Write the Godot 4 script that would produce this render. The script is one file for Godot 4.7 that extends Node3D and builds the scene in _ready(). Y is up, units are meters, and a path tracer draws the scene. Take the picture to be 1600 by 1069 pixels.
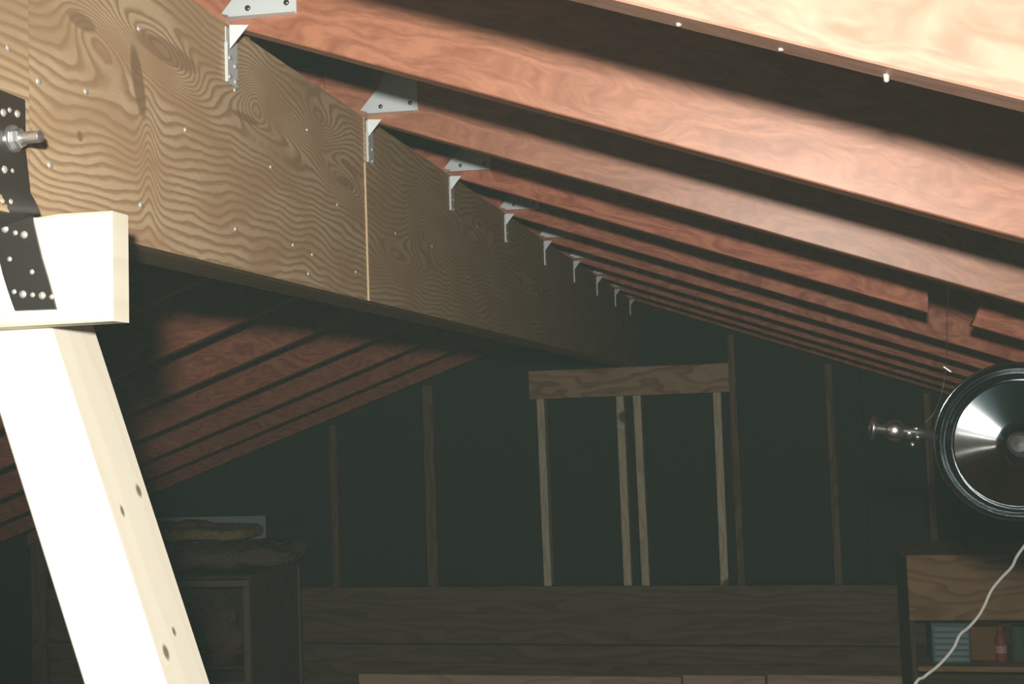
extends Node3D

# Camera read from the photograph: world axes are x across the ridge beam, y up, -z along the ridge beam.
const CAM_H := 1.70            # the lens stands this far above the floor
const FOCAL := 1919.47         # pixels of a 1600 x 1069 frame
const CAM_R := Vector3(0.97651, -0.03529, -0.21257)
const CAM_U := Vector3(0.04641, 0.99779, 0.04755)
const CAM_F := Vector3(-0.21042, 0.0563, -0.97599)

const BEAM_FACE := -0.7586     # x of the beam's near face
const BEAM_TOP := 0.5765       # above the lens
const BEAM_BOTTOM := 0.2203
const BEAM_WIDTH := 0.089
const BAY := 0.6096            # rafters every 24 inches
const RAFTER_Z := 1.641        # the first rafter whose tie shows
const PITCH := 0.3579          # drop of the rafters per metre
const RAFTER_DEPTH := 0.19
const THICK := 0.038
const WALL_Z := 6.70
const LAMP_ENERGY := 5.0

var M := {}
var taken := {}
var rng := RandomNumberGenerator.new()


# ---------------------------------------------------------------- positions
func V(x: float, y: float, z: float) -> Vector3:
	return Vector3(x, y + CAM_H, -z)

func ray(px: float, py: float) -> Vector3:
	return CAM_F + CAM_R * ((px - 800.0) / FOCAL) - CAM_U * ((py - 534.5) / FOCAL)

func at_z(px: float, py: float, z: float) -> Vector3:      # where a pixel meets the upright plane z across the beam
	var v := ray(px, py)
	v *= z / -v.z
	return v + Vector3(0, CAM_H, 0)

func at_x(px: float, py: float, x: float) -> Vector3:      # where a pixel meets a plane along the beam
	var v := ray(px, py)
	v *= x / v.x
	return v + Vector3(0, CAM_H, 0)


# ---------------------------------------------------------------- nodes
func numbered(called: String) -> String:
	if not taken.has(called):
		taken[called] = 0
		return called
	taken[called] += 1
	return "%s_%03d" % [called, taken[called]]

func tag(o: Node3D, label: String, category: String, group := "", kind := "") -> void:
	if label: o.set_meta("label", label)
	if category: o.set_meta("category", category)
	if group: o.set_meta("group", group)
	if kind: o.set_meta("kind", kind)

func thing(called: String, label: String, category: String, at: Vector3, group := "") -> Node3D:
	var o := Node3D.new()
	o.name = numbered(called)
	add_child(o)
	o.position = at
	tag(o, label, category, group)
	return o

func setting(called: String) -> Node3D:
	var o := Node3D.new()
	o.name = called
	add_child(o)
	o.set_meta("kind", "structure")
	return o

func put(called: String, mesh: Mesh, mat: Material, parent: Node3D, xf := Transform3D.IDENTITY) -> MeshInstance3D:
	var o := MeshInstance3D.new()
	o.name = called
	o.mesh = mesh
	o.material_override = mat
	o.cast_shadow = GeometryInstance3D.SHADOW_CASTING_SETTING_ON
	parent.add_child(o, true)
	o.transform = xf
	return o


# ---------------------------------------------------------------- shapes
func tri(st: SurfaceTool, p: Array, n: Array, t: Array) -> void:
	var f: Vector3 = (p[1] - p[0]).cross(p[2] - p[0])
	var order := [0, 1, 2]
	if f.dot(n[0] + n[1] + n[2]) > 0.0: order = [0, 2, 1]
	for i in order:
		st.set_normal(n[i]); st.set_uv(t[i]); st.add_vertex(p[i])

func quad(st: SurfaceTool, a: Vector3, b: Vector3, c: Vector3, d: Vector3, n: Vector3, ta := Vector2.ZERO, tb := Vector2(1, 0), tc := Vector2(1, 1), td := Vector2(0, 1)) -> void:
	tri(st, [a, b, c], [n, n, n], [ta, tb, tc])
	tri(st, [a, c, d], [n, n, n], [ta, tc, td])

func begin() -> SurfaceTool:
	var st := SurfaceTool.new()
	st.begin(Mesh.PRIMITIVE_TRIANGLES)
	return st

func inset(poly: PackedVector2Array, c: float) -> PackedVector2Array:
	var out := PackedVector2Array()
	var n := poly.size()
	for i in n:
		var a := (poly[i] - poly[(i - 1 + n) % n]).normalized()
		var b := (poly[(i + 1) % n] - poly[i]).normalized()
		var na := Vector2(-a.y, a.x)
		var nb := Vector2(-b.y, b.x)
		var m := (na + nb)
		m = m / max(0.3, m.length_squared() * 0.5)
		out.append(poly[i] + m * c)
	return out

# A polygon (counter-clockwise in local xy) pushed through local z from 0 to depth, its edges eased by c.
func prism(st: SurfaceTool, poly_in: PackedVector2Array, depth: float, xf := Transform3D.IDENTITY, c := 0.0, us := Vector2.ONE, uo := Vector2.ZERO) -> void:
	var poly := poly_in
	var area := 0.0
	for i in poly.size():
		area += poly[i].cross(poly[(i + 1) % poly.size()])
	if area < 0.0: poly.reverse()
	var n := poly.size()
	var cap := inset(poly, c) if c > 0.0 else poly
	var idx := Geometry2D.triangulate_polygon(cap)
	for k in 2:
		var z: float = 0.0 if k == 0 else depth
		var nn := (xf.basis * Vector3(0, 0, -1.0 if k == 0 else 1.0)).normalized()
		for i in range(0, idx.size(), 3):
			var p := []
			var t := []
			for j in 3:
				var q: Vector2 = cap[idx[i + j]]
				p.append(xf * Vector3(q.x, q.y, z)); t.append(q * us + uo)
			tri(st, p, [nn, nn, nn], t)
	for i in n:
		var j := (i + 1) % n
		var e := (poly[j] - poly[i]).normalized()
		var side := Vector3(e.y, -e.x, 0)
		var lat: Vector2 = Vector2(absf(e.y), absf(e.x))
		var n0 := (xf.basis * side).normalized()
		var a := xf * Vector3(poly[i].x, poly[i].y, c)
		var b := xf * Vector3(poly[j].x, poly[j].y, c)
		var d := xf * Vector3(poly[i].x, poly[i].y, depth - c)
		var f := xf * Vector3(poly[j].x, poly[j].y, depth - c)
		var ta := poly[i] * us + uo
		var tb := poly[j] * us + uo
		var off := lat * us * depth
		quad(st, a, b, f, d, n0, ta, tb, tb + off, ta + off)
		if c > 0.0:
			var nf := (xf.basis * (side + Vector3(0, 0, -1))).normalized()
			var nb := (xf.basis * (side + Vector3(0, 0, 1))).normalized()
			quad(st, a, b, xf * Vector3(cap[j].x, cap[j].y, 0), xf * Vector3(cap[i].x, cap[i].y, 0), nf, ta, tb, tb, ta)
			quad(st, d, f, xf * Vector3(cap[j].x, cap[j].y, depth), xf * Vector3(cap[i].x, cap[i].y, depth), nb, ta, tb, tb, ta)

func rect(x0: float, y0: float, x1: float, y1: float) -> PackedVector2Array:
	return PackedVector2Array([Vector2(x0, y0), Vector2(x1, y0), Vector2(x1, y1), Vector2(x0, y1)])

# An eased board whose long side (the texture's u) runs along local x, centred on y and z.
func board(length: float, tall: float, deep: float, ease_by := 0.002, u_per_m := 0.4, seed_u := 0.0) -> ArrayMesh:
	var st := begin()
	prism(st, rect(0, -tall / 2, length, tall / 2), deep, Transform3D(Basis.IDENTITY, Vector3(0, 0, -deep / 2)), ease_by, Vector2(u_per_m, 3.1), Vector2(seed_u, fposmod(seed_u * 7.3, 1.0)))
	return st.commit()

func along(x: Vector3, y: Vector3, at: Vector3) -> Transform3D:  # local x, y directions
	var ex := x.normalized()
	var ez := ex.cross(y).normalized()
	return Transform3D(Basis(ex, ez.cross(ex), ez), at)

func lathe(profile: Array, seg := 32, sharp := false) -> ArrayMesh:   # [radius, y] pairs turned round y
	var st := begin()
	var n := profile.size()
	var nrm := []
	for i in n:
		var p: Array = profile[max(0, i - 1)]
		var q: Array = profile[min(n - 1, i + 1)]
		nrm.append(Vector2(q[1] - p[1], p[0] - q[0]).normalized())
	for i in n - 1:
		var f0 := Vector2(profile[i + 1][1] - profile[i][1], profile[i][0] - profile[i + 1][0]).normalized()
		for s in seg:
			var a0 := TAU * s / seg
			var a1 := TAU * (s + 1) / seg
			var pts := []
			var ns := []
			for k in [[i, a0], [i, a1], [i + 1, a1], [i + 1, a0]]:
				var r: float = profile[k[0]][0]
				pts.append(Vector3(r * cos(k[1]), profile[k[0]][1], r * sin(k[1])))
				var m: Vector2 = f0 if sharp else nrm[k[0]]
				ns.append(Vector3(m.x * cos(k[1]), m.y, m.x * sin(k[1])))
			var t := [Vector2(float(s) / seg, float(i) / n), Vector2(float(s + 1) / seg, float(i) / n), Vector2(float(s + 1) / seg, float(i + 1) / n), Vector2(float(s) / seg, float(i + 1) / n)]
			if profile[i][0] > 1e-6: tri(st, [pts[0], pts[1], pts[2]], [ns[0], ns[1], ns[2]], [t[0], t[1], t[2]])
			if profile[i + 1][0] > 1e-6: tri(st, [pts[0], pts[2], pts[3]], [ns[0], ns[2], ns[3]], [t[0], t[2], t[3]])
	return st.commit()

func tube(points: Array, r: float, seg := 10, fine := 6) -> ArrayMesh:
	var c := Curve3D.new()
	for i in points.size():
		var a: Vector3 = points[max(0, i - 1)]
		var b: Vector3 = points[min(points.size() - 1, i + 1)]
		c.add_point(points[i], -(b - a) / 6.0, (b - a) / 6.0)
	var path := []
	for i in points.size() - 1:
		for k in fine: path.append(c.sample(i, float(k) / fine))
	path.append(points[-1])
	var st := begin()
	var side := Vector3.ZERO
	var rings := []
	for i in path.size():
		var d: Vector3 = (path[min(path.size() - 1, i + 1)] - path[max(0, i - 1)]).normalized()
		if side == Vector3.ZERO: side = d.cross(Vector3.UP if absf(d.y) < 0.9 else Vector3.RIGHT).normalized()
		side = (side - d * side.dot(d)).normalized()
		var up := d.cross(side)
		var ring := []
		for s in seg: ring.append(side * cos(TAU * s / seg) + up * sin(TAU * s / seg))
		rings.append(ring)
	for i in path.size() - 1:
		for s in seg:
			var s1 := (s + 1) % seg
			var p := [path[i] + rings[i][s] * r, path[i] + rings[i][s1] * r, path[i + 1] + rings[i + 1][s1] * r, path[i + 1] + rings[i + 1][s] * r]
			var n := [rings[i][s], rings[i][s1], rings[i + 1][s1], rings[i + 1][s]]
			tri(st, [p[0], p[1], p[2]], [n[0], n[1], n[2]], [Vector2.ZERO, Vector2.ZERO, Vector2.ZERO])
			tri(st, [p[0], p[2], p[3]], [n[0], n[2], n[3]], [Vector2.ZERO, Vector2.ZERO, Vector2.ZERO])
	for e in [0, path.size() - 1]:
		var cn: Vector3 = (path[0] - path[1]).normalized() if e == 0 else (path[-1] - path[-2]).normalized()
		for s in seg:
			tri(st, [path[e], path[e] + rings[e][s] * r, path[e] + rings[e][(s + 1) % seg] * r], [cn, cn, cn], [Vector2.ZERO, Vector2.ZERO, Vector2.ZERO])
	return st.commit()

# A lumpy closed bundle: a rounded block pushed about by noise.
func bundle(size: Vector3, lump: float, seed_n: int, power := 4.0, freq := 5.0) -> ArrayMesh:
	var noise := FastNoiseLite.new()
	noise.seed = seed_n
	noise.frequency = freq
	var st := begin()
	st.set_smooth_group(0)
	var nu := 40
	var nv := 20
	var pts := []
	for j in nv + 1:
		var row := []
		for i in nu:
			var th := PI * j / nv
			var ph := TAU * i / nu
			var d := Vector3(sin(th) * cos(ph), cos(th), sin(th) * sin(ph))
			var k := pow(pow(absf(d.x), power) + pow(absf(d.y), power) + pow(absf(d.z), power), -1.0 / power)
			var p := d * k * size * 0.5
			p += d * noise.get_noise_3dv(p) * lump
			row.append(p)
		pts.append(row)
	for j in nv:
		for i in nu:
			var i1 := (i + 1) % nu
			var q := [pts[j][i], pts[j][i1], pts[j + 1][i1], pts[j + 1][i]]
			var m: Vector3 = (q[0] + q[1] + q[2] + q[3]) * 0.25
			for t in [[0, 1, 2], [0, 2, 3]]:
				var a: Vector3 = q[t[0]]
				var b: Vector3 = q[t[1]]
				var c: Vector3 = q[t[2]]
				if (b - a).cross(c - a).length() < 1e-9: continue
				var flip := (b - a).cross(c - a).dot(m) > 0.0
				for v in ([a, c, b] if flip else [a, b, c]):
					st.set_uv(Vector2(v.x, v.y) * 3.0); st.add_vertex(v)
	st.generate_normals()
	return st.commit()


# ---------------------------------------------------------------- materials
func plain(c: Color, rough: float, metal := 0.0, spec := 0.5) -> StandardMaterial3D:
	var m := StandardMaterial3D.new()
	m.albedo_color = c
	m.roughness = rough
	m.metallic = metal
	m.metallic_specular = spec
	return m

func lin(r: float, g: float, b: float) -> Color:
	return Color(r, g, b).linear_to_srgb()

func textured(img: Image, rough: float, spec := 0.5, relief := 0.0) -> StandardMaterial3D:
	var m := plain(Color.WHITE, rough, 0.0, spec)
	img.generate_mipmaps()
	m.albedo_texture = ImageTexture.create_from_image(img)
	m.texture_filter = BaseMaterial3D.TEXTURE_FILTER_LINEAR_WITH_MIPMAPS_ANISOTROPIC
	return m

func noise2(s: int, f: float, oct := 3) -> FastNoiseLite:
	var n := FastNoiseLite.new()
	n.seed = s
	n.frequency = f
	n.fractal_octaves = oct
	return n

# Sawn timber: growth rings cut lengthwise, fibres, and the odd knot. u runs along the grain.
func timber(w: int, h: int, s: int, pale: Color, dark: Color, rings: float, wave: float, contrast: float, knots := []) -> Image:
	var img := Image.create(w, h, false, Image.FORMAT_RGB8)
	var warp := noise2(s, 1.0, 3)
	var fibre := noise2(s + 1, 1.0, 2)
	var blotch := noise2(s + 2, 1.0, 2)
	for y in h:
		var v := float(y) / h
		for x in w:
			var u := float(x) / w
			var ph := v * rings + warp.get_noise_2d(u * 3.0, v * 1.6) * wave
			var kd := 0.0
			for k in knots:
				var dx: float = (u - k[0]) / k[2]
				var dy: float = (v - k[1]) / k[3]
				var r := dx * dx + dy * dy
				ph += 3.0 * exp(-r * 0.6)
				kd = max(kd, clampf(1.4 - r, 0.0, 1.0))
			var f := fposmod(ph, 1.0)
			var ring := smoothstep(0.35, 0.9, f) * (1.0 - smoothstep(0.92, 1.0, f))
			var t := ring * contrast + fibre.get_noise_2d(u * 26.0, v * 150.0) * 0.22 * contrast + blotch.get_noise_2d(u * 5.0, v * 3.0) * 0.35 * contrast
			img.set_pixel(x, y, pale.lerp(dark, clampf(t + 0.15, 0.0, 1.0)).lerp(dark.darkened(0.45), kd))
	return img

# Planed roof timber with curly figure: short wavy streaks along the grain, broken by flecks.
func curly(w: int, h: int, s: int, pale: Color, dark: Color) -> Image:
	var img := Image.create(w, h, false, Image.FORMAT_RGB8)
	var a := noise2(s, 1.0, 3)
	var b := noise2(s + 1, 1.0, 2)
	for y in h:
		var v := float(y) / h
		for x in w:
			var u := float(x) / w
			var bend := a.get_noise_2d(u * 14.0, v * 2.0)
			var streak := a.get_noise_2d(u * 46.0 + 31.0, v * 13.0 + bend * 3.0)
			var fleck := b.get_noise_2d(u * 190.0, v * 52.0 + bend * 10.0)
			var ring := sin((v * 7.0 + bend * 2.2) * TAU)
			img.set_pixel(x, y, pale.lerp(dark, clampf(0.42 + streak * 0.75 + fleck * 0.40 + ring * 0.13, 0.0, 1.0)))
	return img

# The rotary-cut face of the beam's near panel: flame figure with closed eyes, measured on the photograph
# as distance along the beam and height on it (metres).
func figured(w: int, h: int, z0: float, length: float, tall: float, s: int, pale: Color, dark: Color, brown: Color, eyes: Array, spindles: Array, pitch_m: float) -> Image:
	var img := Image.create(w, h, false, Image.FORMAT_RGB8)
	var warp := noise2(s, 1.0, 3)
	var fibre := noise2(s + 1, 1.0, 2)
	var tone := noise2(s + 2, 1.0, 3)
	for y in h:
		var hy := tall * (1.0 - (y + 0.5) / h)
		for x in w:
			var z := z0 + length * (x + 0.5) / w
			var ph := hy / pitch_m + warp.get_noise_2d(z * 1.6, hy * 3.0) * 2.6 + warp.get_noise_2d(z * 8.0 + 40.0, hy * 12.0) * 0.5
			for e in eyes:
				var dx: float = (z - e[0]) / e[2]
				var dy: float = (hy - e[1] - e[5] * (z - e[0])) / e[3]
				ph += e[4] * exp(-(dx * dx + dy * dy))
			var flat := 0.0
			var f := fposmod(ph, 1.0)
			var line := smoothstep(0.30, 0.78, f) * (1.0 - smoothstep(0.84, 1.0, f))
			var t := line * 0.62 + fibre.get_noise_2d(z * 40.0, hy * 500.0) * 0.16 + 0.05
			var c := pale.lerp(dark, clampf(t, 0.0, 1.0))
			c = c.lerp(brown, clampf(0.30 + tone.get_noise_2d(z * 4.0, hy * 9.0) * 0.9, 0.0, 0.6))
			for e in spindles:
				var dx: float = (z - e[0] - e[4] * (hy - e[1])) / e[2]
				var dy: float = (hy - e[1]) / e[3]
				flat = max(flat, clampf((1.15 - dx * dx - dy * dy) * 2.0, 0.0, 1.0) * e[5])
			img.set_pixel(x, y, c.lerp(brown.darkened(0.22), flat))
	return img


func make_materials() -> void:
	# the beam's faces
	var E := []
	for e in [[255, 85, 0.10, 0.030, 9.0, -0.15], [150, 60, 0.07, 0.03, -4.0, -0.2], [400, 150, 0.05, 0.035, -7.0, 0.0], [535, 285, 0.10, 0.026, 7.0, -0.1], [420, 195, 0.16, 0.03, -5.0, -0.1], [232, 250, 0.02, 0.08, -3.0, 0.0], [500, 190, 0.09, 0.035, 6.0, 0.0], [90, 205, 0.06, 0.08, 1.6, 0.0]]:
		var p := at_x(e[0], e[1], BEAM_FACE)
		E.append([-p.z, p.y - CAM_H - BEAM_BOTTOM, e[2], e[3], e[4], e[5]])
	var SP := []
	for e in [[216, 128, 0.015, 0.045, -0.25, 0.8], [262, 82, 0.085, 0.016, -0.0, 0.55], [128, 34, 0.03, 0.010, 0.0, 0.6], [383, 184, 0.05, 0.006, 0.0, 0.6], [125, 213, 0.006, 0.006, 0.0, 0.8], [540, 285, 0.05, 0.010, 0.0, 0.4]]:
		var p := at_x(e[0], e[1], BEAM_FACE)
		SP.append([-p.z, p.y - CAM_H - BEAM_BOTTOM, e[2], e[3], e[4], e[5]])
	var pale := lin(0.62, 0.48, 0.32)
	var dark := lin(0.27, 0.165, 0.09)
	var brown := lin(0.42, 0.27, 0.155)
	M.panel_near = textured(figured(1400, 460, 1.145, 1.083, 0.356, 5, pale, dark, brown, E, SP, 0.0125), 0.75, 0.3)
	M.panel_far = textured(figured(1200, 256, 2.23, 2.3, 0.356, 19, pale.darkened(0.06), dark, brown, [[2.62, 0.2, 0.10, 0.06, -8.0, 0.0], [2.45, 0.1, 0.16, 0.03, 5.0, 0.0], [3.1, 0.22, 0.2, 0.04, 7.0, 0.0], [3.9, 0.14, 0.25, 0.04, 7.0, 0.0]], [], 0.0125), 0.8, 0.3)
	M.panel_end = textured(figured(512, 300, 0.0, 1.145, 0.356, 33, pale, dark, brown, [[0.95, 0.25, 0.15, 0.05, 7.0, 0.0]], [], 0.012), 0.75, 0.3)
	M.beam_core = textured(timber(512, 128, 44, lin(0.42, 0.30, 0.19), lin(0.26, 0.165, 0.095), 26.0, 1.0, 0.6), 0.8, 0.3)
	M.veneer_edge = plain(lin(0.62, 0.50, 0.32), 0.7)
	# the roof's reddish timber
	M.rafter_pale = textured(curly(1200, 128, 71, lin(0.46, 0.27, 0.205), lin(0.34, 0.175, 0.125)), 0.5, 0.4)
	M.rafter_orange = textured(curly(1400, 128, 72, lin(0.47, 0.205, 0.122), lin(0.29, 0.11, 0.062)), 0.42, 0.8)
	M.rafter_red = textured(curly(1200, 128, 75, lin(0.52, 0.21, 0.135), lin(0.29, 0.095, 0.06)), 0.55, 0.3)
	M.deck = textured(timber(512, 512, 82, lin(0.34, 0.20, 0.12), lin(0.18, 0.10, 0.06), 20.0, 5.0, 0.6), 0.85, 0.3)
	# pale new lumber
	M.pine = textured(timber(700, 128, 93, lin(0.86, 0.84, 0.74), lin(0.74, 0.69, 0.55), 7.0, 1.2, 0.35), 0.7, 0.4)
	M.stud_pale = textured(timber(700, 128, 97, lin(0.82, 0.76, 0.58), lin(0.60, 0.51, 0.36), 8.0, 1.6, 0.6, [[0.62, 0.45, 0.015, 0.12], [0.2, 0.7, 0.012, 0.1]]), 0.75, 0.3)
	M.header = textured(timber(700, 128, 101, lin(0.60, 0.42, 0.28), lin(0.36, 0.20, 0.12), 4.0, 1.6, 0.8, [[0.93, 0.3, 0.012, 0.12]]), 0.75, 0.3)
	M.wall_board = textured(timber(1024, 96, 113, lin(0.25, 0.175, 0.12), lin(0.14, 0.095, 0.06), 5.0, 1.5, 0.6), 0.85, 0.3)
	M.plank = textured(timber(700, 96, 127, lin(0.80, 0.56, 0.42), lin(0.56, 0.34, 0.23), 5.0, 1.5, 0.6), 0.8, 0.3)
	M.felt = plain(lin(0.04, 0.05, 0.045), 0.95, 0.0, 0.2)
	M.crate = textured(timber(512, 128, 131, lin(0.40, 0.25, 0.14), lin(0.24, 0.14, 0.08), 5.0, 1.8, 0.7), 0.8, 0.3)
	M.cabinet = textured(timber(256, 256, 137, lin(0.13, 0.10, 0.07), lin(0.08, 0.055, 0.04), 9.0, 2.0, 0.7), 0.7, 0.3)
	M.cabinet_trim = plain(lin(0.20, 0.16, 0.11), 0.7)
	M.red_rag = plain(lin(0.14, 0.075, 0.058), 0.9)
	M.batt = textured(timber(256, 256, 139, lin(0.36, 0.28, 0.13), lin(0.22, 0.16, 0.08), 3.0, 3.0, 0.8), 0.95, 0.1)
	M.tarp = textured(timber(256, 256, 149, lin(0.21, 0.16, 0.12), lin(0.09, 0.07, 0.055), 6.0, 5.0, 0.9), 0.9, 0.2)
	M.sheet_metal = plain(lin(0.36, 0.46, 0.50), 0.6, 0.15)
	M.floor = textured(timber(512, 512, 151, lin(0.36, 0.24, 0.15), lin(0.22, 0.13, 0.08), 14.0, 4.0, 0.6), 0.85, 0.3)
	M.earth = plain(lin(0.10, 0.085, 0.07), 0.95, 0.0, 0.1)
	# metal and small things
	M.galvanised = plain(lin(0.74, 0.83, 0.88), 0.40, 0.25)
	M.nail = plain(lin(0.80, 0.78, 0.72), 0.35, 0.6)
	M.strap = plain(lin(0.13, 0.125, 0.12), 0.36, 0.8)
	M.hole = plain(lin(0.02, 0.02, 0.02), 0.9)
	M.bolt = plain(lin(0.72, 0.76, 0.80), 0.3, 0.9)
	M.aluminium = plain(lin(0.27, 0.31, 0.33), 0.085, 1.0)
	M.chrome = plain(lin(0.60, 0.61, 0.62), 0.30, 1.0)
	M.wire = plain(lin(0.09, 0.09, 0.085), 0.5, 0.5)
	M.black_rubber = plain(lin(0.02, 0.02, 0.022), 0.45)
	M.white_cord = plain(lin(0.30, 0.31, 0.30), 0.6)
	M.blue_metal = plain(lin(0.10, 0.17, 0.20), 0.6, 0.1)
	M.orange_card = plain(lin(0.26, 0.15, 0.06), 0.9)
	M.red_plastic = plain(lin(0.30, 0.07, 0.06), 0.5)
	M.pink_cap = plain(lin(0.55, 0.34, 0.33), 0.5)
	M.green_card = plain(lin(0.06, 0.12, 0.09), 0.8)
	var b := plain(lin(1.0, 0.96, 0.90), 0.5)
	b.emission_enabled = true
	b.emission = Color(1.0, 0.965, 0.91)
	b.emission_energy_multiplier = 6.0
	M.bulb = b


# ---------------------------------------------------------------- the scene
func _ready() -> void:
	rng.seed = 20240611
	# camera
	var cam := Camera3D.new()
	cam.name = "camera"
	add_child(cam)
	cam.transform = Transform3D(Basis(CAM_R, CAM_U, -CAM_F).orthonormalized(), Vector3(0, CAM_H, 0))
	cam.fov = 31.12
	cam.near = 0.02
	cam.far = 200.0
	cam.current = true
	# dusk sky, the same all round: it enters at the open side and at the open end behind the camera
	var env := Environment.new()
	var sky_m := ProceduralSkyMaterial.new()
	var dusk := lin(0.085, 0.155, 0.175)
	sky_m.sky_top_color = dusk
	sky_m.sky_horizon_color = dusk
	sky_m.ground_horizon_color = dusk
	sky_m.ground_bottom_color = dusk
	sky_m.sun_angle_max = 0.0
	var sky := Sky.new()
	sky.sky_material = sky_m
	env.background_mode = Environment.BG_SKY
	env.sky = sky
	env.tonemap_mode = Environment.TONE_MAPPER_LINEAR
	env.tonemap_exposure = 1.0
	# thin greenish haze added to lift the blacks evenly, scattering the lamp's light
	env.volumetric_fog_enabled = true
	env.volumetric_fog_density = 0.0061
	env.volumetric_fog_albedo = lin(0.68, 0.94, 0.87)
	env.volumetric_fog_anisotropy = 0.0
	env.sdfgi_enabled = true
	env.ssao_enabled = true
	env.ssil_enabled = true
	var we := WorldEnvironment.new()
	we.name = "environment"
	we.environment = env
	add_child(we)

	make_materials()
	build_shell()
	build_beam()
	build_rafters()
	build_brace()
	build_window_frame()
	build_flood_lamp()
	build_work_lamp()
	build_cord()
	build_left_pile()
	build_right_shelf()
	build_planks()


func build_shell() -> void:
	# ground outside
	var g := setting("ground")
	put("earth", board(60, 0.3, 60, 0.0, 0.1), M.earth, g, Transform3D(Basis.IDENTITY, Vector3(-30, -0.55, 0)))
	# floor of boards
	var fl := setting("floor")
	for i in 4:
		for j in 8:
			put("floor_panel", board(1.95, 0.03, 1.215, 0.002, 0.5, i * 0.13 + j * 0.31), M.floor, fl, Transform3D(Basis.IDENTITY, Vector3(-4.4 + i * 1.96, -0.015, 1.9 - j * 1.22)))
	put("joist", board(7.85, 0.25, 9.4, 0.0), M.beam_core, fl, Transform3D(Basis.IDENTITY, Vector3(-4.4, -0.16, -2.2)))
	# the far gable wall: felt-backed sheathing, dark studs, a sill plate and boards below it
	var wb := setting("wall_back")
	var sheath := 6.80
	for i in 7:
		var x0 := -4.45 + i * 1.22
		var st := begin()
		var y_of := func(x: float) -> float:
			var ridge := BEAM_FACE - BEAM_WIDTH / 2
			return BEAM_TOP + 0.05 - PITCH * (absf(x - ridge) - BEAM_WIDTH / 2)
		var x1 := x0 + 1.217
		var poly := PackedVector2Array([Vector2(x0, -CAM_H), Vector2(x1, -CAM_H), Vector2(x1, y_of.call(x1))])
		if x0 < -0.8 and x1 > -0.8: poly.append(Vector2(-0.803, y_of.call(-0.803)))
		poly.append(Vector2(x0, y_of.call(x0)))
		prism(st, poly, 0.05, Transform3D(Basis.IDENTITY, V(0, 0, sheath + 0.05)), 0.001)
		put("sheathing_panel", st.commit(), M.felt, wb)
	for px in [520, 670, 1149, 1300, 1452]:
		var p := at_z(px, 700, WALL_Z + 0.02)
		var top: float = BEAM_TOP - 0.02 - PITCH * max(0.0, absf(p.x + 0.803) - 0.045)
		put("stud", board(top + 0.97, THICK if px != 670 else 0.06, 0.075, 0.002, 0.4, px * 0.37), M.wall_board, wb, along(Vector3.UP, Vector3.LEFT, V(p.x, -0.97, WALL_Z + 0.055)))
	var rows := [[-0.968, -1.114, 0.05], [-1.120, -1.292, 0.10], [-1.297, -1.392, 0.085], [-1.40, -1.698, 0.12]]
	for r in rows.size():
		var cuts := [-4.4, -2.75, 0.66, 3.4] if r % 2 == 0 else [-4.4, -3.1, 0.9, 3.4]
		for i in 3:
			var q: Array = rows[r]
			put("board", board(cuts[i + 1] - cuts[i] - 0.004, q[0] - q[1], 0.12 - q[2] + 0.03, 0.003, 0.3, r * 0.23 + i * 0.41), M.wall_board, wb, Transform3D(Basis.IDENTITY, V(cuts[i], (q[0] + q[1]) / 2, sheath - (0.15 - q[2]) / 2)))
	# the low wall under the left eave
	var wl := setting("wall_left")
	for i in 8:
		put("sheathing_panel", board(1.215, 1.78, 0.04, 0.001), M.felt, wl, along(Vector3.FORWARD, Vector3.UP, Vector3(-4.42, 0.89, 2.45 - i * 1.22)))
	for i in 12:
		put("stud", board(1.35, THICK, 0.089, 0.002, 0.4, i * 0.3), M.wall_board, wl, along(Vector3.UP, Vector3.BACK, Vector3(-4.35, 0.0, 0.1 - i * BAY)))
	# roof deck above both slopes
	var ce := setting("ceiling")
	var ridge_x := BEAM_FACE - BEAM_WIDTH / 2
	var sl := sqrt(1.0 + PITCH * PITCH)
	for side in [-1.0, 1.0]:
		var dir := Vector3(side, -PITCH, 0).normalized()
		var nrm := Vector3(side * PITCH, 1, 0).normalized()
		for i in 3:
			for j in 8:
				var start := V(ridge_x, BEAM_TOP + (RAFTER_DEPTH + 0.003) * sl + PITCH * BEAM_WIDTH / 2, 0) + dir * (i * 1.31 + 0.004) + nrm * 0.009
				start.z = 2.0 - 0.61 - j * 1.2192
				put("deck_panel", board(1.305, 1.216, 0.016, 0.001, 0.4, i * 0.2 + j * 0.37), M.deck, ce, along(dir, Vector3.BACK, start))


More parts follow.
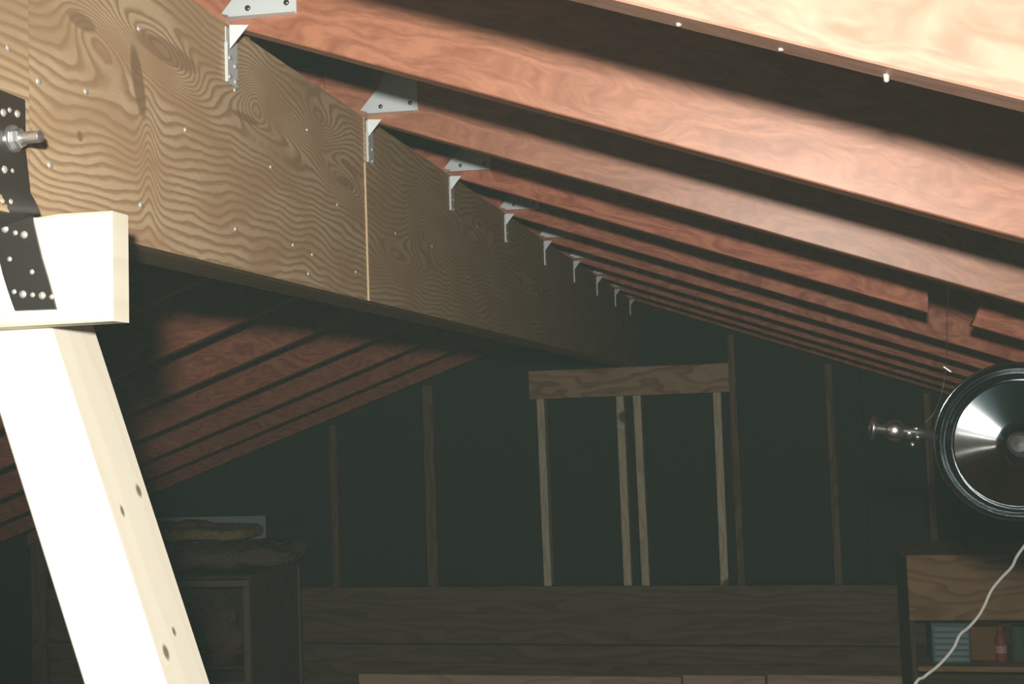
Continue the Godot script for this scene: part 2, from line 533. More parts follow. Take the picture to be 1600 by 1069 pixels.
func build_beam() -> void:
	var t := thing("ridge_beam", "deep figured-wood roof beam carrying the rafters, studded with nail heads", "beam", V(BEAM_FACE - BEAM_WIDTH / 2, BEAM_BOTTOM, 1.0))
	var tall := BEAM_TOP - BEAM_BOTTOM
	var skin := 0.013
	var z_a := -1.4
	var z_b := 6.78
	var core := begin()
	prism(core, rect(-z_b + 1.0, 0.0, -z_a + 1.0, tall), BEAM_WIDTH - skin - 0.002, Transform3D(Basis(Vector3(0, 0, 1), Vector3.UP, Vector3(-1, 0, 0)), Vector3(BEAM_WIDTH / 2 - skin, 0, 0)), 0.002, Vector2(0.3, 2.0))
	put("core", core.commit(), M.beam_core, t)
	# face panels, left to right: [from, to, material, how far proud]
	for p in [[z_a, 1.1445, M.panel_end, 0.0007], [1.145, 2.228, M.panel_near, 0.0], [2.2285, 4.52, M.panel_far, 0.0035], [4.522, z_b, M.panel_far, 0.003]]:
		var st := begin()
		var l: float = p[1] - p[0]
		# local x runs along the beam away from the camera; the texture fits the panel once
		prism(st, rect(0, 0, l, tall), skin, Transform3D(Basis(Vector3(0, 0, -1), Vector3.UP, Vector3(1, 0, 0)), Vector3(BEAM_WIDTH / 2 - skin + p[3], 0, -(p[0] - 1.0))), 0.0003, Vector2(1.0 / l, -1.0 / tall), Vector2(0, 1))
		put("face_panel", st.commit(), p[2], t)
	# the raw edge of the panel that stands proud
	var ed := begin()
	prism(ed, rect(0, 0.001, 0.0038, tall - 0.09), 0.003, Transform3D(Basis.IDENTITY, Vector3(BEAM_WIDTH / 2 - 0.0004, 0, -(2.2262 - 1.0) - 0.003)), 0.0, Vector2(3, 3))
	put("veneer_edge", ed.commit(), M.veneer_edge, t)
	var head := lathe([[0.0, 0.0022], [0.0022, 0.002], [0.0036, 0.0012], [0.0040, 0.0]], 12)
	var spots := [[217, 45], [290, 203], [480, 203], [423, 261], [220, 320], [368, 358], [458, 383], [527, 320], [134, 143], [78, 258], [12, 75], [60, 127], [488, 398], [482, 428], [367, 141], [618, 365], [556, 425], [675, 385], [745, 355]]
	for s in spots:
		var p := at_x(s[0], s[1], BEAM_FACE + (0.0035 if s[0] > 575 else 0.0)) - t.position
		put("nail", head, M.nail, t, Transform3D(Basis(Vector3(0, 1, 0), Vector3(1, 0, 0), Vector3(0, 0, -1)), p))


func rafter_poly(len_x: float, notch: Array, lap: float) -> PackedVector2Array:
	# side view: x from the beam's face outward, y from the beam's top
	var up := RAFTER_DEPTH * sqrt(1.0 + PITCH * PITCH)
	var pts := PackedVector2Array([Vector2(-lap, 0.0), Vector2(0.0, 0.0)])
	for n in notch: pts.append(n)
	pts.append(Vector2(len_x, -PITCH * len_x))
	pts.append(Vector2(len_x, -PITCH * len_x + up))
	pts.append(Vector2(-lap, PITCH * lap + up))
	return pts

func build_rafters() -> void:
	var words := ["first", "second", "third", "fourth", "fifth", "sixth", "seventh", "eighth", "ninth"]
	var a := atan(PITCH)
	for k in range(-2, 10):
		var z := RAFTER_Z + (k - 1) * BAY
		# lit slope
		var notch := []
		if k == 3:
			var L := func(px: float, py: float) -> Vector2:
				var q := at_z(px, py, z)
				return Vector2(q.x - BEAM_FACE, q.y - CAM_H - BEAM_TOP)
			var n0: Vector2 = L.call(1452.0, 500.0)
			var n3: Vector2 = L.call(1519.0, 515.0)
			n0.y = -PITCH * n0.x
			n3.y = -PITCH * n3.x
			notch = [n0, L.call(1449.0, 436.0), L.call(1538.0, 462.0), n3]
		var st := begin()
		var poly := rafter_poly(3.6, notch, 0.087)
		prism(st, poly, THICK, Transform3D(Basis.IDENTITY, Vector3(0, 0, -THICK)), 0.0018)
		# lay the grain along the slope
		var mdt := MeshDataTool.new()
		var am := st.commit()
		mdt.create_from_surface(am, 0)
		var off := Vector2(fposmod(0.11 + 0.173 * (k + 2), 1.0) * 0.28, fposmod(0.37 * (k + 2), 1.0) * 0.2)
		for v in mdt.get_vertex_count():
			var p := mdt.get_vertex(v)
			var s := p.x * cos(a) - p.y * sin(a)
			var d := p.x * sin(a) + p.y * cos(a)
			mdt.set_vertex_uv(v, Vector2((s + 0.2) / 5.4, d / 0.25 + p.z * 4.0) + off)
		am.clear_surfaces()
		mdt.commit_to_surface(am)
		var label := ""
		if k == 3: label = "red-brown roof rafter with a square notch cut in its lower edge"
		elif k == 0: label = "pinkish roof rafter crossing the ridge beam above the pale brace"
		elif k == -1: label = "pinkish roof rafter between the lit flood lamp and the pale brace"
		elif k == -2: label = "pinkish roof rafter from which the lit flood lamp hangs"
		else: label = "red-brown roof rafter on the %s metal tie from the pale brace" % words[k - 1]
		var r := thing("rafter", label, "rafter", V(BEAM_FACE, BEAM_TOP, z), "rafters on the lit slope")
		put("timber", am, M.rafter_pale if k <= 0 else M.rafter_orange if k <= 2 else M.rafter_red, r)
		if k == 0:
			for s in [[1060, 22, 0.6], [1220, 69, 0.5], [1385, 122, 1.6]]:
				var q := at_z(s[0], s[1], z + 0.026) - r.position
				q.y = -PITCH * q.x
				put("nail", lathe([[0.0, 0.0040 * s[2]], [0.0022, 0.0034 * s[2]], [0.0026, 0.0], [0.002, -0.004]], 12), M.nail, r, Transform3D(Basis(Vector3(1, 0, 0), Vector3(0, -1, 0), Vector3(0, 0, -1)), q))
		# its fellow on the far slope, lapped behind it over the beam
		var s2 := begin()
		prism(s2, rafter_poly(3.55, [], 0.087), THICK, Transform3D(Basis(Vector3(-1, 0, 0), Vector3.UP, Vector3(0, 0, 1)), Vector3(0, 0, -THICK)), 0.0018, Vector2(0.2, 4.0), off)
		var r2 := thing("far_rafter", "dim red-brown rafter on the far slope beyond the ridge beam", "rafter", V(BEAM_FACE - BEAM_WIDTH, BEAM_TOP, z + THICK + 0.002), "rafters on the far slope")
		put("timber", s2.commit(), M.rafter_red, r2)
		if k >= 1: build_tie(k, z, words)


# A galvanised tie: a plate on the rafter's side, a folded gusset, and a nailed strap down the beam's face.
func build_tie(k: int, z: float, words: Array) -> void:
	var t := thing("rafter_tie", "galvanised metal tie joining the %s rafter beyond the pale brace to the ridge beam" % words[k - 1], "metal tie", V(BEAM_FACE, BEAM_TOP, z), "rafter ties along the ridge beam")
	var th := 0.0022
	# plate on the rafter's near side: a level lower edge, a slanting near end
	var pl := begin()
	prism(pl, PackedVector2Array([Vector2(-0.012, 0.018), Vector2(0.02, 0.008), Vector2(0.105, 0.008), Vector2(0.105, 0.105), Vector2(0.045, 0.105), Vector2(0.028, 0.062)]), th, Transform3D(Basis.IDENTITY, Vector3(0, 0, 0.0006)), 0.0004)
	var side := put("side_plate", pl.commit(), M.galvanised, t)
	# turned lip under the plate
	var lip := begin()
	prism(lip, PackedVector2Array([Vector2(-0.014, 0.0), Vector2(0.1, 0.0), Vector2(0.1, 0.012), Vector2(0.004, 0.02)]), th, Transform3D(Basis(Vector3(1, 0, 0), Vector3(0, 0, 1), Vector3(0, -1, 0)), Vector3(0.004, 0.0085, 0.0005)), 0.0004)
	put("lip", lip.commit(), M.galvanised, t)
	# gusset: a triangle bent out from the beam's face
	var gu := begin()
	prism(gu, PackedVector2Array([Vector2(0.0, -0.004), Vector2(0.0, -0.040), Vector2(0.028, -0.004)]), th, Transform3D(Basis(Vector3(0.94, 0, -0.34).normalized(), Vector3.UP, Vector3(0.34, 0, 0.94).normalized()), Vector3(0.006, 0.0, 0.014)), 0.0004)
	put("gusset", gu.commit(), M.galvanised, t)
	# strap on the beam's face
	var so := 0.0044 if z > 2.2 else 0.0008
	var sp := begin()
	prism(sp, rect(-0.019, -0.088, 0.019, -0.007), th, Transform3D(Basis(Vector3(0, 0, -1), Vector3.UP, Vector3(1, 0, 0)), Vector3(so, 0, 0.0)), 0.0004)
	put("strap", sp.commit(), M.galvanised, t)
	# the strap's turned near edge
	var fe := begin()
	prism(fe, rect(0.0, -0.088, 0.005, -0.03), th, Transform3D(Basis.IDENTITY, Vector3(so, 0, 0.0192)), 0.0004)
	put("edge", fe.commit(), M.galvanised, t)
	if k <= 4:
		var head := lathe([[0.0, 0.0026], [0.0028, 0.0022], [0.0042, 0.001], [0.0045, 0.0]], 10)
		for s in [[-0.050, 0.008], [-0.058, -0.010], [-0.078, 0.009], [-0.081, -0.010]]:
			put("nail", head, M.nail, t, Transform3D(Basis(Vector3(0, 1, 0), Vector3(1, 0, 0), Vector3(0, 0, -1)), Vector3(so + th, s[0], s[1])))
		for s in [[0.03, 0.022], [0.09, 0.024]]:
			put("nail", head, M.strap, side, Transform3D(Basis(Vector3(1, 0, 0), Vector3(0, 0, 1), Vector3(0, -1, 0)), Vector3(s[0], s[1], 0.0028)))


func build_brace() -> void:
	# a leaning post of square timber: the left edge of its near face is read from the photograph on the plane under the beam
	var zf := 1.165
	var e0 := at_z(0, 656, zf)
	var e1 := at_z(129, 1069, zf)
	var d := (e1 - e0).normalized()
	var across := Vector3(-d.y, d.x, 0)        # towards the right edge
	var wide := 0.089
	var skew := wide * 0.5 * across.y / -d.y
	var mid := e0 + across * wide / 2
	var top_y := CAM_H + BEAM_BOTTOM - 0.001
	var top := mid + d * ((top_y - mid.y) / d.y)
	var length := top.y / -d.y
	# knots on its right-hand side, which is the upper half of the texture
	var knots := []
	for k in [[218, 765, 0.0035, 0.028], [190, 797, 0.003, 0.018], [258, 1018, 0.004, 0.03], [272, 985, 0.0025, 0.018]]:
		var v := ray(k[0], k[1])
		var o := top + across * wide / 2 - Vector3(0, CAM_H, 0)
		var q := v * (o.dot(across) / v.dot(across)) - o
		knots.append([q.dot(d) / length, 0.5 + 0.5 * clampf((q.z + wide) / wide, 0.1, 0.9), k[2], k[3]])
	var img := timber(900, 160, 163, lin(0.90, 0.88, 0.78), lin(0.80, 0.76, 0.62), 6.0, 0.8, 0.3, knots)
	var mat := textured(img, 0.65, 0.4)
	var base := top + d * length
	var t := thing("brace_post", "pale square timber brace leaning under the ridge beam beside the bolted strap", "brace", base)
	var st := begin()
	# cut level under the beam and level on the floor
	var poly := PackedVector2Array([Vector2(-skew, -wide / 2), Vector2(length - skew, -wide / 2), Vector2(length + skew, wide / 2), Vector2(skew, wide / 2)])
	prism(st, poly, wide, Transform3D(Basis(d, across, d.cross(across)), top - base - Vector3(0, 0, wide)), 0.003, Vector2(1.0 / length, 0.5 / wide), Vector2(0, 0.25))
	put("timber", st.commit(), mat, t)

	# the block across the head of the brace
	var r0 := at_z(200, 337, 1.163)
	var r1 := at_z(200, 500, 1.127)
	var blk := thing("bearing_block", "short pale wood block fixed across the head of the leaning brace", "wood block", Vector3(r0.x - 0.08, r1.y, -1.1645))
	var b := begin()
	var bh := r0.y - r1.y
	prism(b, PackedVector2Array([Vector2(-0.075, 0.0), Vector2(0.08, 0.0), Vector2(0.081, bh), Vector2(0.02, bh + 0.001), Vector2(-0.005, bh - 0.001), Vector2(-0.075, bh + 0.004)]), 0.037, Transform3D(Basis.IDENTITY, Vector3.ZERO), 0.003, Vector2(0.7, 2.0))
	put("timber", b.commit(), M.pine, blk)

	# dark perforated strap: flat on the beam's face, then twisted to lie on the block
	var path := []
	for q in [[0.350, 0.0], [0.245, 0.0]]: path.append([V(BEAM_FACE + 0.004, q[0], 1.105), Vector3(0, 0, -1)])
	var lowdir := d
	var low := []
	for q in [[20, 352], [35, 415], [56, 484]]: low.append(at_z(q[0], q[1], 1.1215))
	var acr := across
	var keys := [
		[V(BEAM_FACE + 0.004, 0.342, 1.106), Vector3(0, 0, -1)],
		[V(BEAM_FACE + 0.004, 0.290, 1.106), Vector3(0, 0, -1)],
		[V(BEAM_FACE + 0.005, 0.245, 1.108), Vector3(0.10, 0, -1).normalized()],
		[V(BEAM_FACE + 0.004, 0.222, 1.112), Vector3(0.7, 0, -0.7).normalized()],
		[low[0], acr], [low[1], acr], [low[2], Vector3(1, -0.02, 0).normalized()]]
	var sroot := thing("perforated_strap", "dark perforated steel strap bolted from the ridge beam onto the pale block", "metal strap", keys[2][0])
	var ss := begin()
	var half := 0.0235
	var fine := []
	for i in keys.size() - 1:
		for j in 5:
			var f := j / 5.0
			fine.append([keys[i][0].lerp(keys[i + 1][0], f), (keys[i][1] as Vector3).slerp(keys[i + 1][1], f)])
	fine.append(keys[-1])
	var nrm := []
	for i in fine.size():
		var dd: Vector3 = (fine[min(i + 1, fine.size() - 1)][0] - fine[max(i - 1, 0)][0]).normalized()
		nrm.append((fine[i][1] as Vector3).cross(dd).normalized())
	for i in fine.size() - 1:
		var o := sroot.position
		var a: Vector3 = fine[i][0] - o
		var c: Vector3 = fine[i + 1][0] - o
		var wa: Vector3 = fine[i][1] * half
		var wc: Vector3 = fine[i + 1][1] * half
		var na: Vector3 = nrm[i]
		var nc: Vector3 = nrm[i + 1]
		for s in [0.0012, -0.0012]:
			var sg: float = sign(s)
			tri(ss, [a - wa + na * s, a + wa + na * s, c + wc + nc * s], [na * sg, na * sg, nc * sg], [Vector2.ZERO, Vector2.ZERO, Vector2.ZERO])
			tri(ss, [a - wa + na * s, c + wc + nc * s, c - wc + nc * s], [na * sg, nc * sg, nc * sg], [Vector2.ZERO, Vector2.ZERO, Vector2.ZERO])
		for e in [-1.0, 1.0]:
			quad(ss, a + wa * e + na * 0.0012, c + wc * e + nc * 0.0012, c + wc * e - nc * 0.0012, a + wa * e - na * 0.0012, wa.normalized() * e)
	for e in [0, fine.size() - 1]:
		var p: Vector3 = fine[e][0] - sroot.position
		var w: Vector3 = fine[e][1] * half
		quad(ss, p - w - nrm[e] * 0.0012, p + w - nrm[e] * 0.0012, p + w + nrm[e] * 0.0012, p - w + nrm[e] * 0.0012, Vector3.UP if e == 0 else Vector3.DOWN)
	put("band", ss.commit(), M.strap, sroot)
	# nail heads through its holes
	var head := lathe([[0.0, 0.0028], [0.0024, 0.0024], [0.0038, 0.001], [0.0042, 0.0]], 12)
	var small := lathe([[0.0, 0.002], [0.0018, 0.0016], [0.003, 0.0]], 10)
	var on_face := Basis(Vector3(0, 1, 0), Vector3(1, 0, 0), Vector3(0, 0, -1))
	for s in [[5, 176, 0], [15, 172, 1], [27, 178, 0], [7, 265, 0], [19, 267, 1], [4, 314, 1], [17, 315, 1], [30, 318, 1]]:
		put("nail", head if s[2] == 0 else small, M.nail, sroot, Transform3D(on_face, at_x(s[0], s[1], BEAM_FACE + 0.0052) - sroot.position))
	var on_front := Basis(Vector3(1, 0, 0), Vector3(0, 0, 1), Vector3(0, -1, 0))
	for s in [[8, 358, 0], [24, 364, 1], [38, 367, 0], [15, 405, 1], [50, 425, 1], [22, 456, 1], [36, 460, 0], [51, 461, 1], [66, 462, 0], [81, 464, 1]]:
		put("nail", head if s[2] == 0 else small, M.nail, sroot, Transform3D(on_front, at_z(s[0], s[1], 1.1205) - sroot.position))
	# the bolt
	var bp := at_x(20, 217, BEAM_FACE + 0.005)
	var bo := thing("bolt", "bright steel bolt with washer and nut standing out from the dark strap", "bolt", bp)
	put("washer", lathe([[0.0, 0.003], [0.013, 0.003], [0.0145, 0.002], [0.0145, 0.0]], 24, true), M.bolt, bo, Transform3D(on_face, Vector3.ZERO))
	var hexp := PackedVector2Array()
	for i in 6: hexp.append(Vector2(cos(TAU * i / 6.0), sin(TAU * i / 6.0)) * 0.0105)
	var hx := begin()
	prism(hx, hexp, 0.008, Transform3D(on_face * Basis(Vector3(1, 0, 0), Vector3(0, 0, -1), Vector3(0, 1, 0)), Vector3(0.003, 0, 0)), 0.001)
	put("nut", hx.commit(), M.bolt, bo)
	var prof := []
	for i in 23: prof.append([0.0062 if i % 2 == 0 else 0.0055, 0.009 + i * 0.00105])
	prof.append([0.0, 0.0335])
	put("threaded_shank", lathe(prof, 16), M.bolt, bo, Transform3D(on_face, Vector3.ZERO))


func build_window_frame() -> void:
	var p0 := at_z(825, 580, WALL_Z - 0.01)
	var p1 := at_z(1138, 567, WALL_Z - 0.01)
	var h0 := at_z(825, 625, WALL_Z - 0.01)
	var top := BEAM_BOTTOM + CAM_H - 0.001
	var low := (h0.y + at_z(1138, 612, WALL_Z - 0.01).y) / 2
	var t := thing("stud_frame", "pale timber header on four thin studs standing at the far gable wall", "stud frame", V((p0.x + p1.x) / 2, -0.966, WALL_Z + 0.045))
	put("header", board(p1.x - p0.x, top - low, 0.089, 0.004, 0.55, 0.05), M.header, t, Transform3D(Basis.IDENTITY, Vector3(p0.x - t.position.x, (top + low) / 2 - t.position.y, 0.008)))
	for q in [[843.5, 856, 0.0], [968, 981, 0.21], [994.5, 1009, 0.43], [1120, 1132.5, 0.62]]:
		var a := at_z(q[0] + 0.5, 627, WALL_Z)
		var b := at_z(q[1], 918, WALL_Z)
		var x := a.x
		var foot := Vector3(b.x - t.position.x, 0, 0)
		var head := Vector3(a.x - t.position.x, low - t.position.y, 0)
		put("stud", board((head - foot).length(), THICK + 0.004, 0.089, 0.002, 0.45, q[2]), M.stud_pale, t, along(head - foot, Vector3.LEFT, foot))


func build_flood_lamp() -> void:
	# the lamp that lights the place: a clamp-on flood lamp hung from the rafter over the camera, facing along the ridge beam
	var at := V(0.0, 0.1365, -0.165)
	var t := thing("flood_lamp", "lit flood lamp with dark dish hung from the rafter over the camera", "lamp", at)
	var axis := Vector3(-0.035, -0.04, -1.0).normalized()
	var ex := axis.cross(Vector3.UP).normalized()
	var b := Basis(ex, axis, ex.cross(axis))
	put("bulb", lathe([[0.0, 0.034], [0.014, 0.031], [0.025, 0.021], [0.030, 0.006], [0.028, -0.008], [0.020, -0.024], [0.014, -0.036], [0.013, -0.045]], 32), M.bulb, t, Transform3D(b, Vector3.ZERO))
	put("dish", lathe([[0.062, 0.030], [0.060, 0.030], [0.052, 0.0], [0.036, -0.030], [0.016, -0.046], [0.018, -0.048], [0.038, -0.032], [0.054, 0.0], [0.062, 0.030]], 40), M.black_rubber, t, Transform3D(b, Vector3.ZERO))
	put("socket", lathe([[0.0, -0.045], [0.017, -0.046], [0.018, -0.09], [0.012, -0.098], [0.0, -0.098]], 24, true), M.black_rubber, t, Transform3D(b, Vector3.ZERO))
	var back := b * Vector3(0, -0.075, 0)
	put("hanger_rod", tube([back, back + Vector3(0, 0.05, 0.005), Vector3(0.0, 0.15, 0.0), Vector3(0.0, 0.1605, 0.0)], 0.004), M.black_rubber, t)
	var l := SpotLight3D.new()
	l.name = "flood_light"
	t.add_child(l)
	l.position = axis * 0.036
	l.basis = Basis.looking_at(axis, Vector3.UP)
	l.light_color = Color(1.0, 0.965, 0.91)
	l.light_energy = LAMP_ENERGY
	l.light_size = 0.03
	l.spot_range = 30.0
	l.spot_attenuation = 2.0
	l.spot_angle = 43.0
	l.spot_angle_attenuation = 0.6
	l.shadow_enabled = true


func build_work_lamp() -> void:
	var z := 1.85
	var c := at_z(1588, 690, z)
	var t := thing("work_lamp", "round spun-aluminium work lamp with chrome clamp hanging unlit by a wire", "lamp", c)
	var view := (Vector3(0, CAM_H, 0) - c).normalized()
	# the dish turns its mouth to the camera's side, a little up and to the left
	var axis := (view + Vector3(-0.19, 0.15, 0.0)).normalized()
	var ex := axis.cross(Vector3.UP).normalized()
	var basis := Basis(ex, axis, ex.cross(axis))
	# mouth rim, rolled bead, stepped shoulder, then a straight shallow cone to the neck
	var prof := [[0.1085, 0.010], [0.1105, 0.012], [0.1125, 0.010], [0.1120, 0.006], [0.1085, 0.003], [0.1045, 0.002], [0.1025, -0.004], [0.1010, -0.010], [0.0965, -0.012], [0.0935, -0.013], [0.0915, -0.017], [0.0885, -0.019]]
	put("rim", lathe(prof, 72), M.aluminium, t, Transform3D(basis, Vector3.ZERO))
	put("reflector", lathe([[0.0890, -0.0185], [0.075, -0.0218], [0.055, -0.0265], [0.035, -0.0312], [0.024, -0.034], [0.020, -0.040], [0.0, -0.041]], 72), M.aluminium, t, Transform3D(basis, Vector3.ZERO))
	put("socket", lathe([[0.0, -0.020], [0.012, -0.021], [0.017, -0.026], [0.018, -0.06], [0.019, -0.120], [0.014, -0.128], [0.0, -0.128]], 28, true), M.black_rubber, t, Transform3D(basis, Vector3.ZERO))
	# clamp: a dark handle with chrome collars reaching to the left
	var a := at_z(1357, 668, z + 0.03) - c
	var b := at_z(1446, 678, z + 0.03) - c
	var e := at_z(1500, 700, z + 0.07) - c
	var cl := put("clamp", tube([a, a.lerp(b, 0.5), b, b.lerp(e, 0.5) + Vector3(0, -0.004, -0.01), e], 0.008, 16), M.black_rubber, t)
	var cb := along((b - a).cross(Vector3.BACK), b - a, Vector3.ZERO).basis
	for s in [[1364, 669, 0.0175, 0.006], [1398, 673, 0.0155, 0.0155], [1421, 676, 0.0095, 0.010]]:
		var q := at_z(s[0], s[1], z + 0.03) - c
		var ring := []
		for i in 13: ring.append([s[2] * sin(PI * i / 12.0) , -s[3] * cos(PI * i / 12.0)])
		put("collar", lathe(ring, 28), M.chrome, cl, Transform3D(cb, q))
	for s in [[1432, 670], [1434, 683], [1426, 695]]:
		var q := at_z(s[0], s[1], z + 0.02) - c
		var ring := []
		for i in 9: ring.append([0.0042 * sin(PI * i / 8.0), -0.0042 * cos(PI * i / 8.0)])
		put("screw", lathe(ring, 14), M.chrome, cl, Transform3D(Basis.IDENTITY, q))
	# the wire it hangs by, hooked on a rafter's edge
	var zr := RAFTER_Z - 0.02
	var w0 := at_z(1446, 660, z + 0.03) - c
	var w1 := at_z(1462, 640, z + 0.03) - c
	var w2 := at_z(1477, 585, z + 0.01) - c
	var hook := at_z(1484, 560, z - 0.05) - c
	var zk := RAFTER_Z + 0.6096
	var up := V(0.30, BEAM_TOP - PITCH * (0.30 - BEAM_FACE) - 0.0015, zk + 0.02) - c
	put("hanging_wire", tube([w0, w1, w2, w2.lerp(up, 0.5), up], 0.0006, 8), M.wire, t)
	var eye := at_z(1480, 577, z + 0.01) - c
	put("wire_twist", tube([eye + Vector3(-0.005, 0.004, 0), eye, eye + Vector3(0.005, -0.004, 0)], 0.0012, 8), M.galvanised, t)


func build_cord() -> void:
	var pts := []
	var px := [[1612, 725], [1640, 768], [1614, 832], [1590, 868], [1581, 886], [1564, 904], [1549, 923], [1538, 947], [1528, 964], [1513, 981], [1500, 992], [1491, 1011], [1478, 1028], [1463, 1043], [1444, 1058], [1425, 1078]]
	for i in px.size(): pts.append(at_z(px[i][0], px[i][1], 1.985 - i * 0.008))
	var last: Vector3 = pts[-1]
	pts.append(last + Vector3(-0.06, -0.12, 0.01))
	pts.append(last + Vector3(-0.10, -0.45, 0.02))
	pts.append(Vector3(last.x - 0.12, 0.06, last.z + 0.03))
	pts.append(Vector3(last.x - 0.02, 0.005, last.z + 0.08))
	pts.append(Vector3(last.x + 0.3, 0.004, last.z + 0.2))
	var base := Vector3(last.x, 0.0, last.z)
	for i in pts.size(): pts[i] -= base
	var t := thing("power_cord", "thin white electric cord dropping past the wooden crate from the work lamp", "cord", base)
	put("cable", tube(pts, 0.0023, 10), M.white_cord, t)


func build_left_pile() -> void:
	# a low dark cabinet standing against the gable wall
	var zf := 5.6
	var a := at_z(270, 906, zf)
	var b := at_z(391, 906, zf)
	var x0 := b.x - 0.72
	var h := a.y
	var deep := 0.62
	var t := thing("cabinet", "dim dark wooden cabinet with framed front under a heap of covers", "cabinet", Vector3((x0 + b.x) / 2, 0, -zf - deep / 2))
	var w := b.x - x0
	for s in [-1.0, 1.0]:
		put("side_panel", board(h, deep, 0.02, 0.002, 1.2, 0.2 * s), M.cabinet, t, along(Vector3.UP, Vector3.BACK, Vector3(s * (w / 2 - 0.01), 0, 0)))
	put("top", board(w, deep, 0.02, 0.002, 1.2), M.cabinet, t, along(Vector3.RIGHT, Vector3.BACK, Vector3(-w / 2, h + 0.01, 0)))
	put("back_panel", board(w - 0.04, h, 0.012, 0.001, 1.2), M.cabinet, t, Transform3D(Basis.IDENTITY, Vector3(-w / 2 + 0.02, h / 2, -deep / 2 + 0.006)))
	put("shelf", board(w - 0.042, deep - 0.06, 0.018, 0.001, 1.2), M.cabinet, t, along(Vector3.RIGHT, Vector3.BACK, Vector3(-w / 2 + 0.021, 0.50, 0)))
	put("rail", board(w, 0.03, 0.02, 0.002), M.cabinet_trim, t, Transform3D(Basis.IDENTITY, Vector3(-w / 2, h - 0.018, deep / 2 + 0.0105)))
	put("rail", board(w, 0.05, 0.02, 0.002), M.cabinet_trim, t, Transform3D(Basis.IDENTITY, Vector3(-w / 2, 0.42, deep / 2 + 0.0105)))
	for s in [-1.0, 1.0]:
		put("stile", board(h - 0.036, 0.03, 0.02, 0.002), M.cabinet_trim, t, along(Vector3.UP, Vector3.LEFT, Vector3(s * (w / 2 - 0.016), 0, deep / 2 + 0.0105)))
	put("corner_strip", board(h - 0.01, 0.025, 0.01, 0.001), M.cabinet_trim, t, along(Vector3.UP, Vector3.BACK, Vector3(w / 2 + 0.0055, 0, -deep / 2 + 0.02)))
	# things in it and on it
	var rp := at_z(352, 985, zf + 0.12)
	var rag := thing("rag_bundle", "dull red crumpled rag bundle inside the dark cabinet", "rag", Vector3(rp.x, 0.512, rp.z))
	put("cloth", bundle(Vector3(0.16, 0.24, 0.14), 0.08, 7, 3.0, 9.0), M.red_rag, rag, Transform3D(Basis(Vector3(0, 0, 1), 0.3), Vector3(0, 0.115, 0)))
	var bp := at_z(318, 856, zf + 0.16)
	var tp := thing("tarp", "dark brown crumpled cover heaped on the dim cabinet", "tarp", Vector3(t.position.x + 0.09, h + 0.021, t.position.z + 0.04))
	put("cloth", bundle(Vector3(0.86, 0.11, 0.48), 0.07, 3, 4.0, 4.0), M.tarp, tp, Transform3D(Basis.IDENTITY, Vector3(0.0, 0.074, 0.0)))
	var bt := thing("insulation_batt", "yellowish folded insulation batt lying on the crumpled cover", "insulation", Vector3(bp.x - 0.06, h + 0.172, t.position.z + 0.08))
	put("batt", bundle(Vector3(0.62, 0.07, 0.36), 0.04, 12, 5.0, 5.0), M.batt, bt, Transform3D(Basis(Vector3(0, 0, 1), -0.04), Vector3(0, 0.038, 0)))
	var zs := zf + deep - 0.04
	var s0 := at_z(225, 806, zs)
	var s1 := at_z(415, 806, zs)
	var sy := h + 0.0205
	var sm := thing("metal_sheet", "blue-grey sheet metal strip standing on edge behind the yellowish batt", "metal sheet", Vector3((s0.x + s1.x) / 2, sy, s1.z))
	put("sheet", board(s1.x - s0.x, s1.y - sy, 0.006, 0.001), M.sheet_metal, sm, Transform3D(Basis.IDENTITY, Vector3(-(s1.x - s0.x) / 2, (s1.y - sy) / 2, 0)))
	put("folded_edge", board(s1.x - s0.x, 0.02, 0.003, 0.0005), M.sheet_metal, sm, along(Vector3.RIGHT, Vector3.BACK, Vector3(-(s1.x - s0.x) / 2, s1.y - sy - 0.0015, -0.013)))


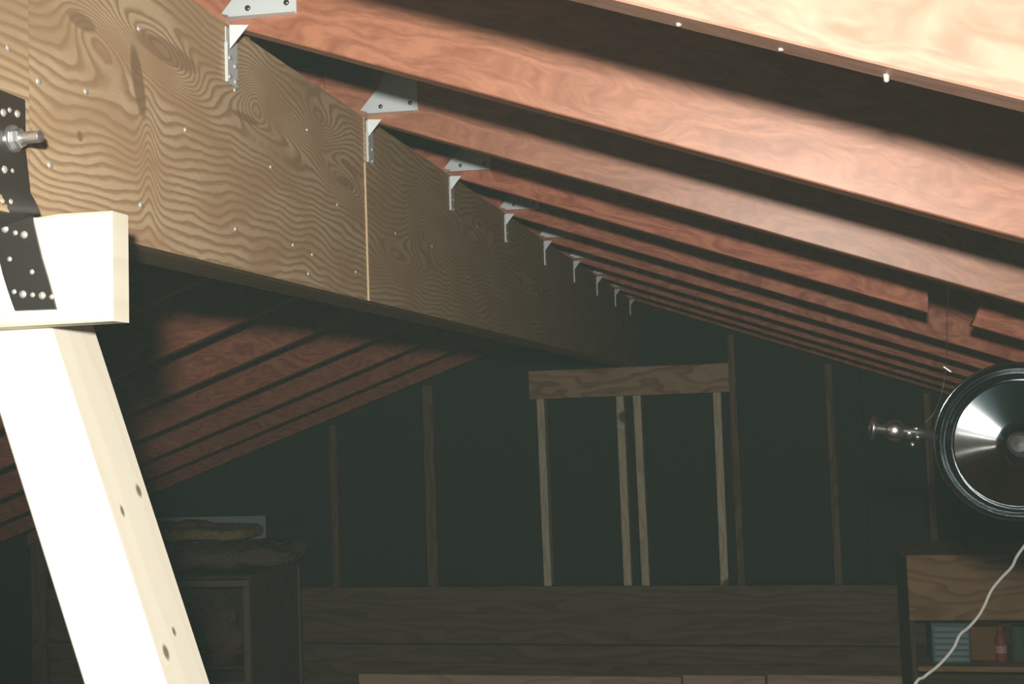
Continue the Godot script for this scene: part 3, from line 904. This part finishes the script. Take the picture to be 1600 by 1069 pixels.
func build_right_shelf() -> void:
	var zf := 5.0
	var a := at_z(1416, 868, zf)
	var b := at_z(1420, 970, zf)
	var x1 := a.x + 0.95
	var deep := 0.5
	var t := thing("shelf_unit", "brown wooden shelf unit with a deep front board beside the white cord", "shelf", Vector3((a.x + x1) / 2, 0, -zf - deep / 2))
	var w := x1 - a.x
	put("front_board", board(w, a.y - b.y, 0.03, 0.003, 0.5, 0.1), M.crate, t, Transform3D(Basis.IDENTITY, Vector3(-w / 2, (a.y + b.y) / 2, deep / 2 - 0.015)))
	put("top", board(w, deep - 0.03, 0.02, 0.002, 0.5, 0.4), M.crate, t, along(Vector3.RIGHT, Vector3.BACK, Vector3(-w / 2, a.y - 0.011, -0.015)))
	for s in [-1.0, 1.0]:
		put("side_panel", board(a.y - 0.022, deep - 0.032, 0.02, 0.002, 0.5, 0.3 + s * 0.1), M.cabinet, t, along(Vector3.UP, Vector3.BACK, Vector3(s * (w / 2 - 0.012), 0, -0.016)))
	var sy := at_z(1500, 1046, zf + 0.02).y
	put("shelf", board(w - 0.046, deep - 0.06, 0.02, 0.002, 0.5, 0.6), M.crate, t, along(Vector3.RIGHT, Vector3.BACK, Vector3(-w / 2 + 0.023, sy, 0.01)))
	put("back_panel", board(w - 0.046, a.y - 0.03, 0.012, 0.001, 0.5), M.cabinet, t, Transform3D(Basis.IDENTITY, Vector3(-w / 2 + 0.023, a.y / 2 - 0.015, -deep / 2 + 0.01)))
	var on := sy + 0.0105
	# a louvred blue-grey metal box
	var l0 := at_z(1458, 1040, zf + 0.06)
	var l1 := at_z(1516, 974, zf + 0.06)
	var lv := thing("louvred_box", "small blue-grey metal box with louvred front on the shelf", "metal box", Vector3((l0.x + l1.x) / 2, on, -zf - 0.16))
	var lw := l1.x - l0.x
	var lh := l1.y - on
	put("case", board(lw, lh, 0.18, 0.004), M.blue_metal, lv, Transform3D(Basis.IDENTITY, Vector3(-lw / 2, lh / 2, -0.0)))
	for i in 6:
		put("slat", board(lw - 0.02, 0.016, 0.004, 0.001), M.sheet_metal, lv, along(Vector3.RIGHT, Vector3(0, 0.75, -0.65), Vector3(-lw / 2 + 0.01, 0.018 + i * (lh - 0.03) / 5.5, 0.096)))
	var o0 := at_z(1525, 1030, zf + 0.1)
	var cb := thing("carton", "dull orange-brown carton behind the cord on the shelf", "carton", Vector3(o0.x + 0.04, on, -zf - 0.2))
	put("box", board(0.10, 0.13, 0.12, 0.002), M.orange_card, cb, Transform3D(Basis.IDENTITY, Vector3(-0.05, 0.065, 0)))
	put("flap", board(0.10, 0.06, 0.002, 0.0005), M.orange_card, cb, along(Vector3.RIGHT, Vector3(0, 0.3, 1), Vector3(-0.05, 0.139, 0.03)))
	var r0 := at_z(1567, 1020, zf + 0.08)
	var bo := thing("bottle", "small dark red plastic bottle with pinkish label band on the shelf", "bottle", Vector3(r0.x, on, -zf - 0.12))
	put("body", lathe([[0.0, 0.0], [0.02, 0.0], [0.022, 0.004], [0.022, 0.085], [0.018, 0.10], [0.010, 0.112], [0.010, 0.118], [0.0, 0.118]], 24), M.red_plastic, bo)
	put("label_band", lathe([[0.0222, 0.035], [0.0228, 0.036], [0.0228, 0.062], [0.0222, 0.063]], 24), M.pink_cap, bo)
	put("cap", lathe([[0.0, 0.140], [0.011, 0.140], [0.012, 0.137], [0.012, 0.118], [0.0, 0.118]], 20, true), M.red_plastic, bo)
	var g0 := at_z(1582, 1000, zf + 0.1)
	var gc := thing("green_tin", "dark green tin at the end of the shelf beside the red bottle", "tin", Vector3(g0.x + 0.03, on, -zf - 0.14))
	put("can", lathe([[0.0, 0.0], [0.03, 0.0], [0.031, 0.003], [0.031, 0.13], [0.0, 0.13]], 24, true), M.green_card, gc)
	put("lid", lathe([[0.0, 0.136], [0.029, 0.136], [0.0315, 0.134], [0.0315, 0.127]], 24, true), M.green_card, gc)


func build_planks() -> void:
	# wide planks on edge along the foot of the gable wall
	var zf := 6.56
	var names := ["long light-brown plank on edge beside the cabinet at the wall foot", "short light-brown plank on edge between the two longer planks", "light-brown plank on edge beside the shelf unit at the wall foot"]
	var ends := [[560, 1064], [1067, 1195], [1199, 1424]]
	for i in 3:
		var a := at_z(ends[i][0], 1056, zf)
		var b := at_z(ends[i][1], 1056, zf)
		var h := (a.y + b.y) / 2
		var t := thing("plank", names[i], "plank", Vector3((a.x + b.x) / 2, 0, -zf - 0.02), "planks along the gable wall")
		put("timber", board(b.x - a.x, h, THICK, 0.003, 0.4, i * 0.27), M.plank, t, Transform3D(Basis.IDENTITY, Vector3(-(b.x - a.x) / 2, h / 2, 0)))
